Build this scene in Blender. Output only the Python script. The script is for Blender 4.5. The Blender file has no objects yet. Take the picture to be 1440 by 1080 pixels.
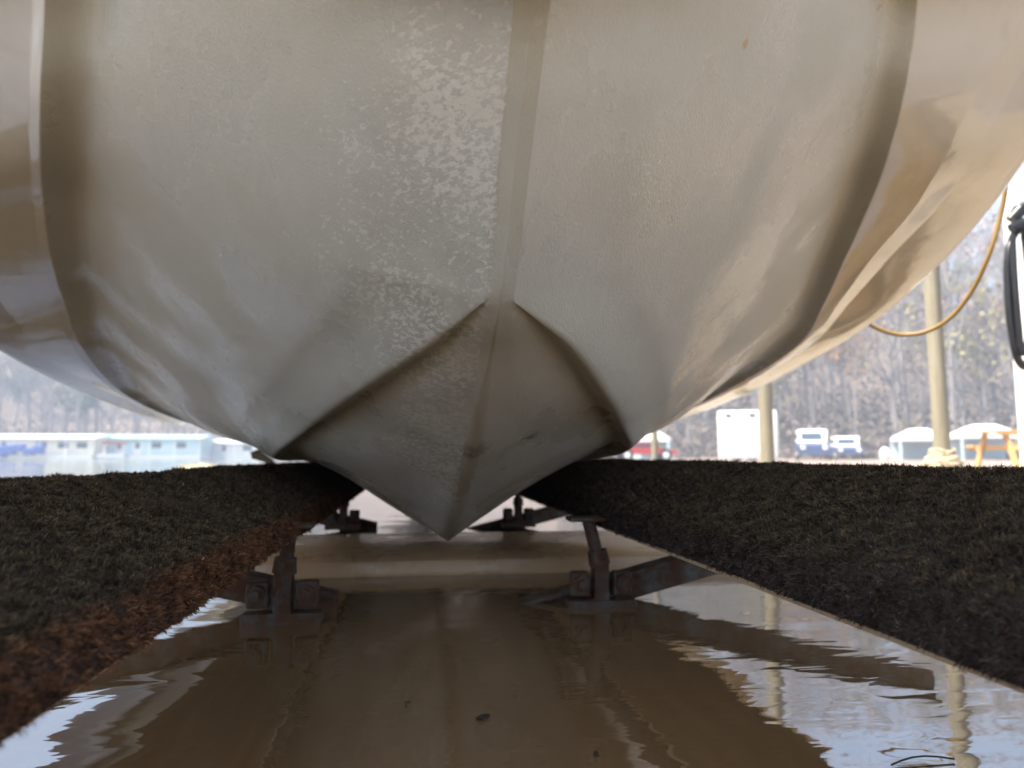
import bpy, bmesh, math, random
import numpy as np
from mathutils import Vector, Matrix, Euler
random.seed(7); rng = np.random.default_rng(7)
R = math.radians
scene = bpy.context.scene
C = scene.collection

# ------------------------------------------------------------------ camera
CAM_Z = 0.43                       # metres above the water
F = 1000.0                         # focal length in pixels of a 1440 px wide frame
YAW = math.atan(0.135); PITCH = math.atan(0.100)
cam_d = bpy.data.cameras.new('camera'); cam = bpy.data.objects.new('camera', cam_d); C.objects.link(cam)
cam.location = (0, 0, CAM_Z)
cam.rotation_euler = (math.pi/2 + PITCH, 0, -YAW)
cam_d.sensor_width = 36; cam_d.lens = 36*F/1440; cam_d.clip_start = .01; cam_d.clip_end = 2000
cam_d.dof.use_dof = True; cam_d.dof.focus_distance = 1.15; cam_d.dof.aperture_fstop = 3.3
scene.camera = cam
CR = Euler(cam.rotation_euler).to_matrix()

# ------------------------------------------------------------------ light
SUN_AZ = (-0.98, -0.14); SUN_EL = R(58)
world = bpy.data.worlds.new('World'); scene.world = world; world.use_nodes = True
wn = world.node_tree; bgn = wn.nodes['Background']
sky = wn.nodes.new('ShaderNodeTexSky'); sky.sky_type = 'NISHITA'; sky.sun_disc = False
sky.sun_elevation = SUN_EL; sky.sun_rotation = math.atan2(SUN_AZ[0], SUN_AZ[1])
sky.air_density = 1.0; sky.dust_density = 2.5; sky.ozone_density = 1.0
wn.links.new(sky.outputs[0], bgn.inputs[0]); bgn.inputs[1].default_value = 0.13
sun_d = bpy.data.lights.new('sun', 'SUN'); sun = bpy.data.objects.new('sun', sun_d); C.objects.link(sun)
sun_d.energy = 5.0; sun_d.angle = R(.53); sun_d.color = (1, .91, .77)
h = math.hypot(*SUN_AZ)
sd = Vector((SUN_AZ[0]/h*math.cos(SUN_EL), SUN_AZ[1]/h*math.cos(SUN_EL), math.sin(SUN_EL)))
sun.rotation_euler = (-sd).to_track_quat('-Z', 'Y').to_euler()
vs = scene.view_settings
vs.view_transform = 'Standard'; vs.look = 'None'; vs.gamma = 1; vs.use_curve_mapping = False
vs.exposure = 1.9
scene.cycles.max_bounces = 5; scene.cycles.diffuse_bounces = 3; scene.cycles.glossy_bounces = 3; scene.cycles.volume_bounces = 0
scene.cycles.use_adaptive_sampling = True; scene.cycles.adaptive_threshold = .025
scene.cycles.caustics_reflective = False; scene.cycles.caustics_refractive = False

# ------------------------------------------------------------------ helpers
def P(px, py, d):
    """world point on the plane Y = d that lies in the direction of a picture point"""
    v = CR @ Vector(((px-720)/F, -(py-540)/F, -1))
    s = d/v.y
    return Vector((v.x*s, d, CAM_Z + v.z*s))

def tag(o, label=None, cat=None, group=None, kind=None):
    if label: o['label'] = label
    if cat: o['category'] = cat
    if group: o['group'] = group
    if kind: o['kind'] = kind
    return o
def empty(name, loc=(0, 0, 0), rz=0):
    o = bpy.data.objects.new(name, None); C.objects.link(o)
    o.location = loc; o.rotation_euler = (0, 0, rz); o.empty_display_size = .1
    return o
def link(name, me, parent=None):
    o = bpy.data.objects.new(name, me); C.objects.link(o)
    if parent: o.parent = parent
    return o
def copy_tree(o, parent=None):
    c = o.copy(); C.objects.link(c); c.parent = parent
    for ch in list(o.children): copy_tree(ch, c)
    return c

class MB:
    """collects shapes of one mesh"""
    def __init__(s): s.bm = bmesh.new()
    def box(s, c, d, rot=None, bev=0):
        m = Matrix.Translation(c) @ (rot.to_4x4() if rot else Matrix()) @ Matrix.Diagonal((*d, 1))
        r = bmesh.ops.create_cube(s.bm, size=1, matrix=m)
        if bev:
            es = list({e for v in r['verts'] for e in v.link_edges})
            bmesh.ops.bevel(s.bm, geom=es, offset=bev, segments=2, profile=.5, affect='EDGES')
        return s
    def cyl(s, a, b, r, r2=None, n=16, cap=True):
        a = Vector(a); b = Vector(b); q = (b-a).to_track_quat('Z', 'Y').to_matrix().to_4x4()
        bmesh.ops.create_cone(s.bm, cap_ends=cap, segments=n, radius1=r, radius2=r if r2 is None else r2,
                              depth=(b-a).length, matrix=Matrix.Translation((a+b)/2) @ q)
        return s
    def tube(s, pts, r, n=10):
        pts = [Vector(p) for p in pts]; rings = []; up = Vector((0.13, .21, 1)).normalized()
        for i, p in enumerate(pts):
            t = (pts[min(i+1, len(pts)-1)]-pts[max(i-1, 0)]).normalized()
            u = t.cross(up)
            if u.length < .05: u = t.cross(Vector((1, 0, 0)))
            u.normalize(); v = t.cross(u)
            rr = r[i] if isinstance(r, (list, tuple)) else r
            rings.append([s.bm.verts.new(p+u*rr*math.cos(k*2*math.pi/n)+v*rr*math.sin(k*2*math.pi/n)) for k in range(n)])
        for a, b in zip(rings, rings[1:]):
            for k in range(n): s.bm.faces.new((a[k], a[(k+1) % n], b[(k+1) % n], b[k]))
        s.bm.faces.new(rings[0][::-1]); s.bm.faces.new(rings[-1])
        return s
    def prism(s, poly, ext):
        ext = Vector(ext); a = [s.bm.verts.new(Vector(p)) for p in poly]; b = [s.bm.verts.new(Vector(p)+ext) for p in poly]
        n = len(a); s.bm.faces.new(a[::-1]); s.bm.faces.new(b)
        for i in range(n): s.bm.faces.new((a[i], a[(i+1) % n], b[(i+1) % n], b[i]))
        return s
    def ball(s, c, d, n=16):
        bmesh.ops.create_uvsphere(s.bm, u_segments=n, v_segments=max(6, n//2), radius=1,
                                  matrix=Matrix.Translation(c) @ Matrix.Diagonal((*d, 1)))
        return s
    def mesh(s, name, mat, smooth=False):
        bmesh.ops.recalc_face_normals(s.bm, faces=s.bm.faces)
        me = bpy.data.meshes.new(name); s.bm.to_mesh(me); s.bm.free()
        if mat: me.materials.append(mat)
        if smooth:
            me.shade_smooth(); me.set_sharp_from_angle(angle=R(40))
        return me
    def build(s, name, mat, parent=None, smooth=False):
        return link(name, s.mesh(name, mat, smooth), parent)

def raw_mesh(name, verts, faces, mat, smooth=True):
    me = bpy.data.meshes.new(name); me.from_pydata([tuple(v) for v in verts], [], faces); me.update()
    if mat: me.materials.append(mat)
    if smooth: me.shade_smooth()
    return me

# ------------------------------------------------------------------ materials
class NT:
    def __init__(s, name):
        s.m = bpy.data.materials.new(name); s.m.use_nodes = True; s.t = s.m.node_tree; s.b = s.t.nodes['Principled BSDF']
        s.co = s.t.nodes.new('ShaderNodeTexCoord')
    def n(s, t, **k):
        x = s.t.nodes.new(t)
        for a, v in k.items():
            if a.startswith('_'): setattr(x, a[1:], v)
            else: x.inputs[a.replace('__', ' ')].default_value = v
        return x
    def l(s, a, b): s.t.links.new(a, b)
    def noise(s, scale, detail=4, rough=.55, vec=None, dist=0):
        x = s.n('ShaderNodeTexNoise', Scale=scale, Detail=detail, Roughness=rough, Distortion=dist)
        s.l(vec or s.co.outputs['Object'], x.inputs['Vector']); return x.outputs['Fac']
    def stretch(s, sc, src='Object', rot=(0, 0, 0)):
        x = s.n('ShaderNodeMapping'); x.inputs['Scale'].default_value = sc; x.inputs['Rotation'].default_value = rot
        s.l(s.co.outputs[src], x.inputs['Vector']); return x.outputs['Vector']
    def ramp(s, fac, stops):
        x = s.n('ShaderNodeValToRGB'); e = x.color_ramp.elements
        while len(e) < len(stops): e.new(.5)
        for el, (p, c) in zip(e, stops):
            el.position = p; el.color = (*c, 1) if isinstance(c, tuple) else (c, c, c, 1)
        s.l(fac, x.inputs[0]); return x.outputs[0]
    def math(s, op, a, b=None, clamp=False):
        x = s.n('ShaderNodeMath', _operation=op); x.use_clamp = clamp
        for i, v in enumerate((a, b)):
            if v is None: continue
            if isinstance(v, (int, float)): x.inputs[i].default_value = v
            else: s.l(v, x.inputs[i])
        return x.outputs[0]
    def mix(s, fac, a, b):
        x = s.n('ShaderNodeMix', _data_type='RGBA')
        for v, i in ((fac, 0), (a, 6), (b, 7)):
            if isinstance(v, (int, float)): x.inputs[i].default_value = v
            elif isinstance(v, tuple): x.inputs[i].default_value = (*v, 1)
            else: s.l(v, x.inputs[i])
        return x.outputs[2]
    def bump(s, hgt, strength=.3, dist=.01, prev=None):
        x = s.n('ShaderNodeBump', Strength=strength, Distance=dist); s.l(hgt, x.inputs['Height'])
        if prev: s.l(prev, x.inputs['Normal'])
        return x.outputs['Normal']
    def set(s, **k):
        for a, v in k.items():
            i = s.b.inputs[a.replace('__', ' ')]
            if isinstance(v, (int, float)): i.default_value = v
            elif isinstance(v, tuple): i.default_value = (*v, 1)
            else: s.l(v, i)
        return s.m

def plain(name, col, rough=.6, var=.12, scale=6, metal=0, bump=0):
    t = NT(name)
    f = t.noise(scale, 5)
    c = t.mix(f, tuple(x*(1-var) for x in col), tuple(min(1, x*(1+var)) for x in col))
    k = dict(Base__Color=c, Roughness=rough, Metallic=metal)
    if bump: k['Normal'] = t.bump(t.noise(scale*8, 4), .4, bump)
    return t.set(**k)

def hull_material():
    t = NT('weathered_gelcoat')
    sep = t.n('ShaderNodeSeparateXYZ'); t.l(t.co.outputs['Object'], sep.inputs[0])
    X, Y, Z = sep.outputs
    big = t.noise(3.0, 3, .6)
    base = t.mix(big, (.470, .462, .395), (.545, .537, .465))
    # chalky scuffed patches left of the stem, ragged, streaked along the hull
    sv = t.stretch((36, 36, 80), rot=(R(20), R(35), R(-20)))
    fine = t.noise(2.0, 4, .68, sv)
    patch = t.noise(5.5, 5, .6)
    def band(v, a, b, c, d):
        u = t.n('ShaderNodeMapRange', From__Min=a, From__Max=b); u.interpolation_type = 'SMOOTHSTEP'; t.l(v, u.inputs[0])
        w = t.n('ShaderNodeMapRange', From__Min=c, From__Max=d, To__Min=1.0, To__Max=0.0); w.interpolation_type = 'SMOOTHSTEP'; t.l(v, w.inputs[0])
        return t.math('MULTIPLY', u.outputs[0], w.outputs[0])
    left = band(X, -.30, .06, .098, .104)
    left = t.math('MULTIPLY', left, band(Z, -.5, -.4, .85, 1.05))
    zone = t.math('ADD', left, t.math('MULTIPLY', t.math('SUBTRACT', patch, .52), 3.0))
    m = t.math('ADD', t.math('MULTIPLY', zone, .20), fine)
    scuff = t.ramp(m, [(.69, 0.0), (.75, 1.0)])
    col = t.mix(t.math('MULTIPLY', scuff, .6), base, (.66, .64, .57))
    # darker slime film on the port side of the stem and low on the keel
    film = t.math('MULTIPLY', left, t.ramp(t.noise(7, 6, .6), [(.35, 0.0), (.62, 1.0)]))
    film = t.math('MULTIPLY', film, t.math('SUBTRACT', 1.0, scuff))
    col = t.mix(t.math('MULTIPLY', film, .45), col, (.33, .315, .285))
    low = t.n('ShaderNodeMapRange', From__Min=.42, From__Max=.22); t.l(Z, low.inputs[0])
    gr = t.ramp(t.noise(9, 6, .65, t.stretch((1, .35, 1))), [(.42, 0.0), (.70, 1.0)])
    col = t.mix(t.math('MULTIPLY', t.math('MULTIPLY', low.outputs[0], gr), .55), col, (.20, .165, .12))
    # small pits, specks
    sp = t.noise(140, 2, .5)
    spk = t.ramp(sp, [(.76, 0.0), (.79, 1.0)])
    col = t.mix(t.math('MULTIPLY', spk, .7), col, (.16, .14, .11))
    # scrapes and smudges: keel scrape, dark rubs on the starboard inner panel, a rusty dab, a chip at the strake
    def smudge(pt, r_, c_, amt, sc, th):
        global_ = t.n('ShaderNodeVectorMath', _operation='DISTANCE'); t.l(t.co.outputs['Object'], global_.inputs[0]); global_.inputs[1].default_value = pt
        d_ = t.n('ShaderNodeMapRange', From__Min=r_, From__Max=r_*.35); t.l(global_.outputs['Value'], d_.inputs[0])
        nz = t.noise(1, 2, .6, t.stretch(sc, rot=(R(-25), 0, R(20))))
        k_ = t.ramp(t.math('ADD', nz, t.math('MULTIPLY', d_.outputs[0], .35)), [(th, 0.0), (th+.06, 1.0)])
        k_ = t.math('MULTIPLY', t.math('MULTIPLY', k_, d_.outputs[0], True), amt)
        return t.mix(k_, col, c_)
    for pt, r_, c_, amt, sc, th in SMUDGES: col = smudge(pt, r_, c_, amt, sc, th)
    # one long curved scratch on the starboard panel
    dd = t.n('ShaderNodeVectorMath', _operation='DISTANCE'); t.l(t.co.outputs['Object'], dd.inputs[0]); dd.inputs[1].default_value = tuple(P(1150, 188, 1.24))
    de = t.n('ShaderNodeVectorMath', _operation='DISTANCE'); t.l(t.co.outputs['Object'], de.inputs[0]); de.inputs[1].default_value = tuple(P(1090, 282, 1.2))
    arc = t.math('LESS_THAN', t.math('ABSOLUTE', t.math('SUBTRACT', dd.outputs['Value'], .131)), .0011)
    arc = t.math('MULTIPLY', arc, t.math('LESS_THAN', de.outputs['Value'], .085))
    col = t.mix(t.math('MULTIPLY', arc, .8), col, (.80, .78, .70))
    # scratches
    scr = t.noise(3, 2, .5, t.stretch((9, 2, 70), rot=(R(30), R(50), 0)))
    scm = t.math('MULTIPLY', t.ramp(scr, [(.70, 0.0), (.74, 1.0)]), t.ramp(patch, [(.5, 0.0), (.6, 1.0)]))
    col = t.mix(t.math('MULTIPLY', scm, .22), col, (.74, .73, .67))
    rough = t.math('ADD', t.math('MULTIPLY', t.ramp(t.noise(3.4, 4), [(.40, .0), (.56, 1.0)]), .34), t.math('ADD', .20, t.math('MULTIPLY', scuff, .2)))
    n1 = t.bump(t.noise(190, 3, .6), .32, .0022)
    n2 = t.bump(t.noise(7, 3), .12, .02, n1)
    return t.set(Base__Color=col, Roughness=rough, Normal=n2, IOR=1.5, Coat__Weight=.08, Coat__Roughness=.25)

SMUDGES = [(tuple(P(668, 640, 1.48)), .055, (.17, .12, .085), .6, (120, 40, 20), .66),
           (tuple(P(752, 628, 1.52)), .05, (.10, .09, .08), .9, (25, 120, 120), .70), (tuple(P(715, 676, 1.66)), .05, (.12, .10, .09), .8, (25, 120, 120), .72),
           (tuple(P(793, 465, 1.07)), .010, (.16, .15, .13), .9, (60, 60, 60), .5), (tuple(P(1048, 62, .98)), .011, (.50, .30, .16), .9, (60, 60, 60), .5)]
def topside_material():
    t = NT('glossy_gelcoat')
    col = t.mix(t.noise(4, 5), (.58, .56, .49), (.68, .66, .60))
    st = t.ramp(t.noise(5, 6, .65, t.stretch((1, .4, 1))), [(.55, 0.0), (.78, 1.0)])
    col = t.mix(t.math('MULTIPLY', st, .4), col, (.33, .28, .20))
    n1 = t.bump(t.noise(11, 3), .10, .012)
    n2 = t.bump(t.noise(90, 2), .04, .002, n1)
    rough = t.math('ADD', .06, t.math('MULTIPLY', t.noise(9, 4), .1))
    return t.set(Base__Color=col, Roughness=rough, Normal=n2, IOR=1.55, Coat__Weight=.5, Coat__Roughness=.04)

def water_material():
    t = NT('silty_water')
    v = t.stretch((1, 1, 1))
    murk = t.mix(t.noise(.9, 5, .6), (.135, .081, .035), (.205, .128, .060))
    silt = t.ramp(t.noise(3.2, 7, .7, t.stretch((2.2, .5, 1))), [(.5, 0.0), (.72, 1.0)])
    murk = t.mix(t.math('MULTIPLY', silt, .35), murk, (.31, .20, .10))
    spk = t.ramp(t.noise(85, 2, .5), [(.715, 0.0), (.735, 1.0)])
    murk = t.mix(t.math('MULTIPLY', spk, .7), murk, (.05, .035, .02))
    geo = t.n('ShaderNodeVectorMath', _operation='LENGTH'); t.l(t.co.outputs['Object'], geo.inputs[0])
    far = t.n('ShaderNodeMapRange', From__Min=6, From__Max=22); t.l(geo.outputs['Value'], far.inputs[0])
    murk = t.mix(far.outputs[0], murk, (.10, .13, .11))
    w1 = t.noise(1.6, 2, .4, t.stretch((1, 2.4, 1)), .6)
    w2 = t.noise(6.5, 2, .45, t.stretch((1, 2.6, 1)), .8)
    calm = t.ramp(t.noise(.55, 2), [(.35, .25), (.65, 1.0)])
    hgt = t.math('ADD', t.math('MULTIPLY', w1, .9), t.math('MULTIPLY', t.math('MULTIPLY', w2, calm), .26))
    far2 = t.noise(1.1, 3, .5, t.stretch((.6, 2.0, 1)))
    hgt2 = t.math('ADD', hgt, t.math('MULTIPLY', t.math('MULTIPLY', far2, far.outputs[0]), 5))
    n = t.bump(hgt2, .34, .014)
    return t.set(Base__Color=murk, Roughness=.025, IOR=3.6, Normal=n)

def wood_material(name, a, b, sc=(30, 2, 30), rough=.75):
    t = NT(name)
    g = t.noise(1.0, 6, .6, t.stretch(sc), .4)
    col = t.mix(t.ramp(g, [(.3, 0.0), (.7, 1.0)]), a, b)
    return t.set(Base__Color=col, Roughness=rough, Normal=t.bump(g, .4, .004))

def rust_material():
    t = NT('rusty_galvanised_steel')
    f = t.ramp(t.noise(22, 5, .65), [(.34, 0.0), (.55, 1.0)])
    col = t.mix(f, (.085, .09, .078), (.095, .042, .018))
    col = t.mix(t.ramp(t.noise(60, 4), [(.6, 0.0), (.75, 1.0)]), col, (.03, .025, .02))
    ro = t.math('ADD', .42, t.math('MULTIPLY', f, .4))
    return t.set(Base__Color=col, Roughness=ro, Metallic=.25, Normal=t.bump(t.noise(70, 5), .5, .003))

def pile_material():
    t = NT('carpet_fibre')
    at = t.n('ShaderNodeAttribute', _attribute_name='tint')
    return t.set(Base__Color=at.outputs['Color'], Roughness=.85, Specular__IOR__Level=.12)

M = {}
M['hull'] = hull_material(); M['topside'] = topside_material(); M['water'] = water_material()
M['rust'] = rust_material(); M['pile'] = pile_material()
M['post_wood'] = wood_material('weathered_post_wood', (.19, .17, .12), (.29, .265, .20), (40, 40, 2))
M['deck_wood'] = wood_material('dock_plank_wood', (.22, .17, .11), (.36, .29, .2))
M['bare_wood'] = wood_material('bare_pine_board', (.50, .37, .22), (.66, .52, .34), (18, 1.2, 18))
M['bounce_deck'] = wood_material('pale_bounce_plank_wood', (.40, .33, .235), (.54, .455, .335), (30, 2, 30))  # pale planks of the added walkway that bounces sunlight
M['orange_wood'] = wood_material('new_cedar_wood', (.50, .27, .10), (.68, .42, .19), (3, 30, 30), .6)
M['tank'] = None
t = NT('tan_fibreglass')
cc = t.mix(t.noise(5, 6, .6), (.50, .32, .16), (.62, .42, .23))
cc = t.mix(t.math('MULTIPLY', t.ramp(t.noise(12, 6, .7, t.stretch((1, 3, 1))), [(.5, 0.0), (.75, 1.0)]), .5), cc, (.25, .16, .085))
M['tank'] = t.set(Base__Color=cc, Roughness=t.math('ADD', .12, t.math('MULTIPLY', t.noise(6, 4), .35)), Normal=t.bump(t.noise(40, 4), .15, .003))
M['backing'] = plain('carpet_backing', (.022, .016, .012), .95)
M['white'] = plain('white_paint', (.78, .78, .76), .45, .05)
M['cream'] = plain('cream_siding', (.72, .68, .56), .5, .06)
M['pale_blue'] = plain('pale_blue_siding', (.50, .64, .70), .5, .06)
M['teal_roof'] = plain('pale_teal_metal', (.36, .55, .60), .4, .08)
M['white_roof'] = plain('white_metal_roof', (.74, .75, .74), .4, .06)
M['glass'] = plain('window_glass', (.05, .08, .11), .08, .1)
M['blue'] = plain('blue_paint', (.06, .09, .18), .35, .1)
M['blue_tarp'] = plain('blue_tarpaulin', (.035, .10, .40), .6, .2)
M['red'] = plain('red_paint', (.42, .05, .045), .35, .1)
M['black_rubber'] = plain('black_rubber', (.012, .012, .013), .35, .2)
M['dark'] = plain('dark_metal', (.03, .03, .032), .5, .2)
M['yellow'] = plain('yellow_hose_rubber', (.24, .145, .035), .45, .15)
M['rope'] = plain('pale_rope', (.42, .37, .26), .85, .2, 60)
M['roof_metal'] = plain('galvanised_roof', (.62, .63, .62), .5, .1)
M['leaf_dead'] = plain('dead_leaf', (.02, .014, .01), .6, .3)

# ------------------------------------------------------------------ setting: water and land
g = 435.0
vt = [(-g, -g, 0), (g, -g, 0), (g, g, 0), (-g, g, 0)]
tag(link('water', raw_mesh('water', vt, [(0, 1, 2, 3)], M['water'], False)), kind='structure')

def smooth(a, b, x):
    x = np.clip((x-a)/(b-a), 0, 1); return x*x*(3-2*x)
def ground_h(x, y):
    """lake bed, gravel shore ahead on the right, wooded hills round the lake"""
    x = np.asarray(x, float); y = np.asarray(y, float)
    r = np.hypot(x, y); a = np.arctan2(x, y)
    right = smooth(.12, .26, a)*(1-smooth(1.3, 1.8, a))
    back = smooth(1.5, 2.2, np.abs(a))
    shore = 112*(1-right) + 25*right + back*40
    foot = 118*(1-right) + 62*right + back*60
    wob = 5*np.sin(a*7+1)+3*np.sin(a*17)
    z = -1.6 + 1.70*smooth(-3, 2.5, r-shore+wob*.15*(1-right))
    top = 31*(1-back)+18*back + 5*np.sin(a*5)+3*np.sin(a*11+2)
    z = z + top*smooth(0, 110, r-foot+wob) + 1.2*smooth(0, 12, r-foot)*np.sin(x*.11)*np.cos(y*.13)
    return z
na, nr = 180, 90
rr = np.concatenate([np.linspace(16, 140, 62), np.linspace(145, 420, 28)])
aa = np.linspace(-math.pi, math.pi, na, endpoint=False)
AA, RR = np.meshgrid(aa, rr)
gx, gy = RR*np.sin(AA), RR*np.cos(AA); gz = ground_h(gx, gy)
gv = np.stack([gx, gy, gz], -1).reshape(-1, 3)
gf = [(i*na+j, i*na+(j+1) % na, (i+1)*na+(j+1) % na, (i+1)*na+j) for i in range(nr-1) for j in range(na)]
t = NT('leaf_litter_and_gravel')
sep = t.n('ShaderNodeSeparateXYZ'); t.l(t.co.outputs['Object'], sep.inputs[0])
up = t.n('ShaderNodeMapRange', From__Min=.6, From__Max=3.0); t.l(sep.outputs[2], up.inputs[0])
litter = t.mix(t.ramp(t.noise(.25, 7, .65), [(.35, 0.0), (.65, 1.0)]), (.15, .105, .075), (.22, .165, .125))
gravel = t.mix(t.noise(1.5, 6, .7), (.20, .155, .125), (.30, .235, .19))
M['land'] = t.set(Base__Color=t.mix(up.outputs[0], gravel, litter), Roughness=.95)
tag(link('hillside', raw_mesh('hillside', gv, gf, M['land'])), kind='structure')

# ------------------------------------------------------------------ the boat
CX = .115
ribs = []   # each rib: keel K, and for each side S (strake edge), Cn (chine edge), T1, T2, G
def side_world(y, x, z, s): return Vector((CX - .004*(y-1)*(y > 2) + s*x, y, z))
def rib(K, Lp, Rp): ribs.append((K, Lp, Rp))
def offs(K, s, c, t1, t2, g_):
    S = K + Vector((s*.02, .004, .004))
    base = lambda q: Vector((CX+s*q[0], q[1], q[2]))
    return [S, base(c), base(t1), base(t2), base(g_)]
cz = CAM_Z
K = Vector((CX, -.30, cz+1.30)); rib(K, offs(K, -1, (.05, -.28, cz+1.33), (.06, -.28, cz+1.35), (.08, -.28, cz+1.37), (.12, -.28, cz+1.40)),
                                    offs(K, 1, (.05, -.28, cz+1.33), (.06, -.28, cz+1.35), (.08, -.28, cz+1.37), (.12, -.28, cz+1.40)))
K = Vector((CX, .22, cz+.93)); rib(K, offs(K, -1, (.34, .45, cz+1.10), (.36, .47, cz+1.12), (.44, .48, cz+1.14), (.62, .5, cz+1.20)),
                                   offs(K, 1, (.34, .45, cz+1.10), (.42, .47, cz+1.14), (.48, .48, cz+1.16), (.62, .5, cz+1.20)))
K = P(764, -130, .60); rib(K, offs(K, -1, (.60, .90, cz+.94), (.62, .91, cz+.955), (.74, .95, cz+.98), (.92, 1.0, cz+1.04)),
                              offs(K, 1, (.60, .90, cz+.94), (.71, .92, cz+1.0), (.77, .95, cz+1.02), (.92, 1.0, cz+1.04)))
def prib(k, L, Rr):
    K = P(*k)
    out = []
    for s, q in ((-1, L), (1, Rr)):
        pts = [P(*p) for p in q]
        if len(pts) == 4: pts.insert(0, K+Vector((s*.02, .004, .004)))
        out.append(pts)
    rib(K, out[0], out[1])
prib((750, 0, .72), [(62, 0, 1.2), (46, 0, 1.22), (-90, 0, 1.28), (-220, 0, 1.33)],
                    [(1290, 0, 1.2), (1450, -5, 1.25), (1500, -5, 1.28), (1600, 0, 1.33)])
prib((733, 150, .80), [(57, 115, 1.3), (42, 117, 1.32), (-80, 115, 1.4), (-200, 125, 1.45)],
                      [(1275, 115, 1.3), (1386, 112, 1.36), (1430, 108, 1.4), (1525, 120, 1.46)])
prib((718, 290, .88), [(57, 215, 1.45), (42, 218, 1.47), (-70, 225, 1.53), (-180, 240, 1.62)],
                      [(1250, 215, 1.45), (1330, 215, 1.5), (1374, 212, 1.53), (1455, 218, 1.62)])
prib((703, 427, .98), [(61, 290, 1.65), (48, 294, 1.67), (-55, 315, 1.75), (-150, 345, 1.87)],
                      [(1222, 290, 1.65), (1288, 290, 1.7), (1322, 286, 1.75), (1400, 294, 1.87)])
prib((690, 500, 1.12), [(600, 492, 1.15), (71, 360, 1.87), (59, 365, 1.89), (-25, 390, 2.0), (-100, 428, 2.12)],
                       [(800, 490, 1.155), (1190, 360, 1.87), (1228, 360, 1.92), (1256, 357, 1.96), (1335, 366, 2.12)])
prib((678, 560, 1.25), [(510, 553, 1.39), (90, 425, 2.15), (79, 430, 2.17), (18, 446, 2.25), (-30, 484, 2.38)],
                       [(850, 558, 1.405), (1160, 425, 2.15), (1181, 425, 2.2), (1198, 422, 2.25), (1268, 427, 2.40)])
prib((668, 620, 1.42), [(440, 602, 1.72), (110, 480, 2.4), (100, 485, 2.42), (62, 497, 2.5), (48, 525, 2.72)],
                       [(874, 603, 1.70), (1128, 480, 2.4), (1138, 481, 2.46), (1148, 478, 2.5), (1192, 481, 2.70)])
prib((650, 690, 1.70), [(388, 645, 2.10), (170, 551, 3.0), (163, 552, 3.02), (148, 549, 3.1), (130, 561, 3.35)],
                       [(882, 636, 2.02), (1019, 551, 3.0), (1025, 552, 3.05), (1033, 550, 3.1), (1066, 548, 3.35)])
prib((633, 758, 2.10), [(432, 650, 2.85), (255, 592, 3.8), (252, 592, 3.85), (246, 591, 3.9), (240, 597, 4.3)],
                       [(800, 652, 2.75), (923, 592, 3.8), (927, 592, 3.85), (935, 591, 3.95), (957, 590, 4.3)])
def aft(y, kz, s, c, g_):
    K = Vector((CX-.004*(y-1), y, kz)); o = []
    for sg in (-1, 1):
        o.append([side_world(y, s[0], s[1], sg), side_world(y, c[0], c[1], sg), side_world(y, c[0]+.03, c[1]+.01, sg),
                  side_world(y, c[0]+.09, c[1]+.03, sg), side_world(y, g_[0], g_[1], sg)])
    rib(K, *o)
aft(3.5, cz-.285, (.57, cz-.045), (1.27, cz+.19), (1.5, cz+.19))
ribs[-1] = (Vector((CX-.01, 3.1, cz-.278)),) + tuple([[side_world(3.9, .57, cz-.05, sg), side_world(4.8, 1.27, cz+.15, sg), side_world(4.8, 1.30, cz+.16, sg),
             side_world(4.8, 1.36, cz+.18, sg), side_world(5.0, 1.49, cz+.20, sg)] for sg in (-1, 1)])
aft(6.2, cz-.29, (.58, cz-.06), (1.27, cz+.13), (1.48, cz+.19))
aft(7.6, cz-.29, (.58, cz-.06), (1.25, cz+.13), (1.46, cz+.19))

def catmull(pts, sub):
    pts = [np.array(p, float) for p in pts]; out = []
    n = len(pts)
    for i in range(n-1):
        p0 = pts[max(i-1, 0)] if i > 0 else 2*pts[0]-pts[1]
        p1, p2 = pts[i], pts[i+1]
        p3 = pts[i+2] if i+2 < n else 2*pts[-1]-pts[-2]
        # chord-length tangents keep unevenly spaced ribs smooth
        d0, d1, d2 = [max(np.linalg.norm(b-a), 1e-4)**.5 for a, b in ((p0, p1), (p1, p2), (p2, p3))]
        m1 = (p2-p1)+d1*((p1-p0)/d0-(p2-p0)/(d0+d1)); m2 = (p2-p1)+d1*((p3-p2)/d2-(p3-p1)/(d1+d2))
        for k in range(sub):
            u = k/sub; u2, u3 = u*u, u*u*u
            out.append((2*u3-3*u2+1)*p1+(u3-2*u2+u)*m1+(-2*u3+3*u2)*p2+(u3-u2)*m2)
    out.append(pts[-1]); return out
SUB = 14
KL = catmull([r[0] for r in ribs], SUB)
def side_line(s, k):
    pts = [r[1 if s < 0 else 2][k] for r in ribs]
    if k == 0: return catmull(pts[:7], SUB)[:-1]+catmull(pts[6:], SUB)
    return catmull(pts, SUB)
lines = {s: [side_line(s, k) for k in range(5)] for s in (-1, 1)}
NT_ = len(KL)
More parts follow.
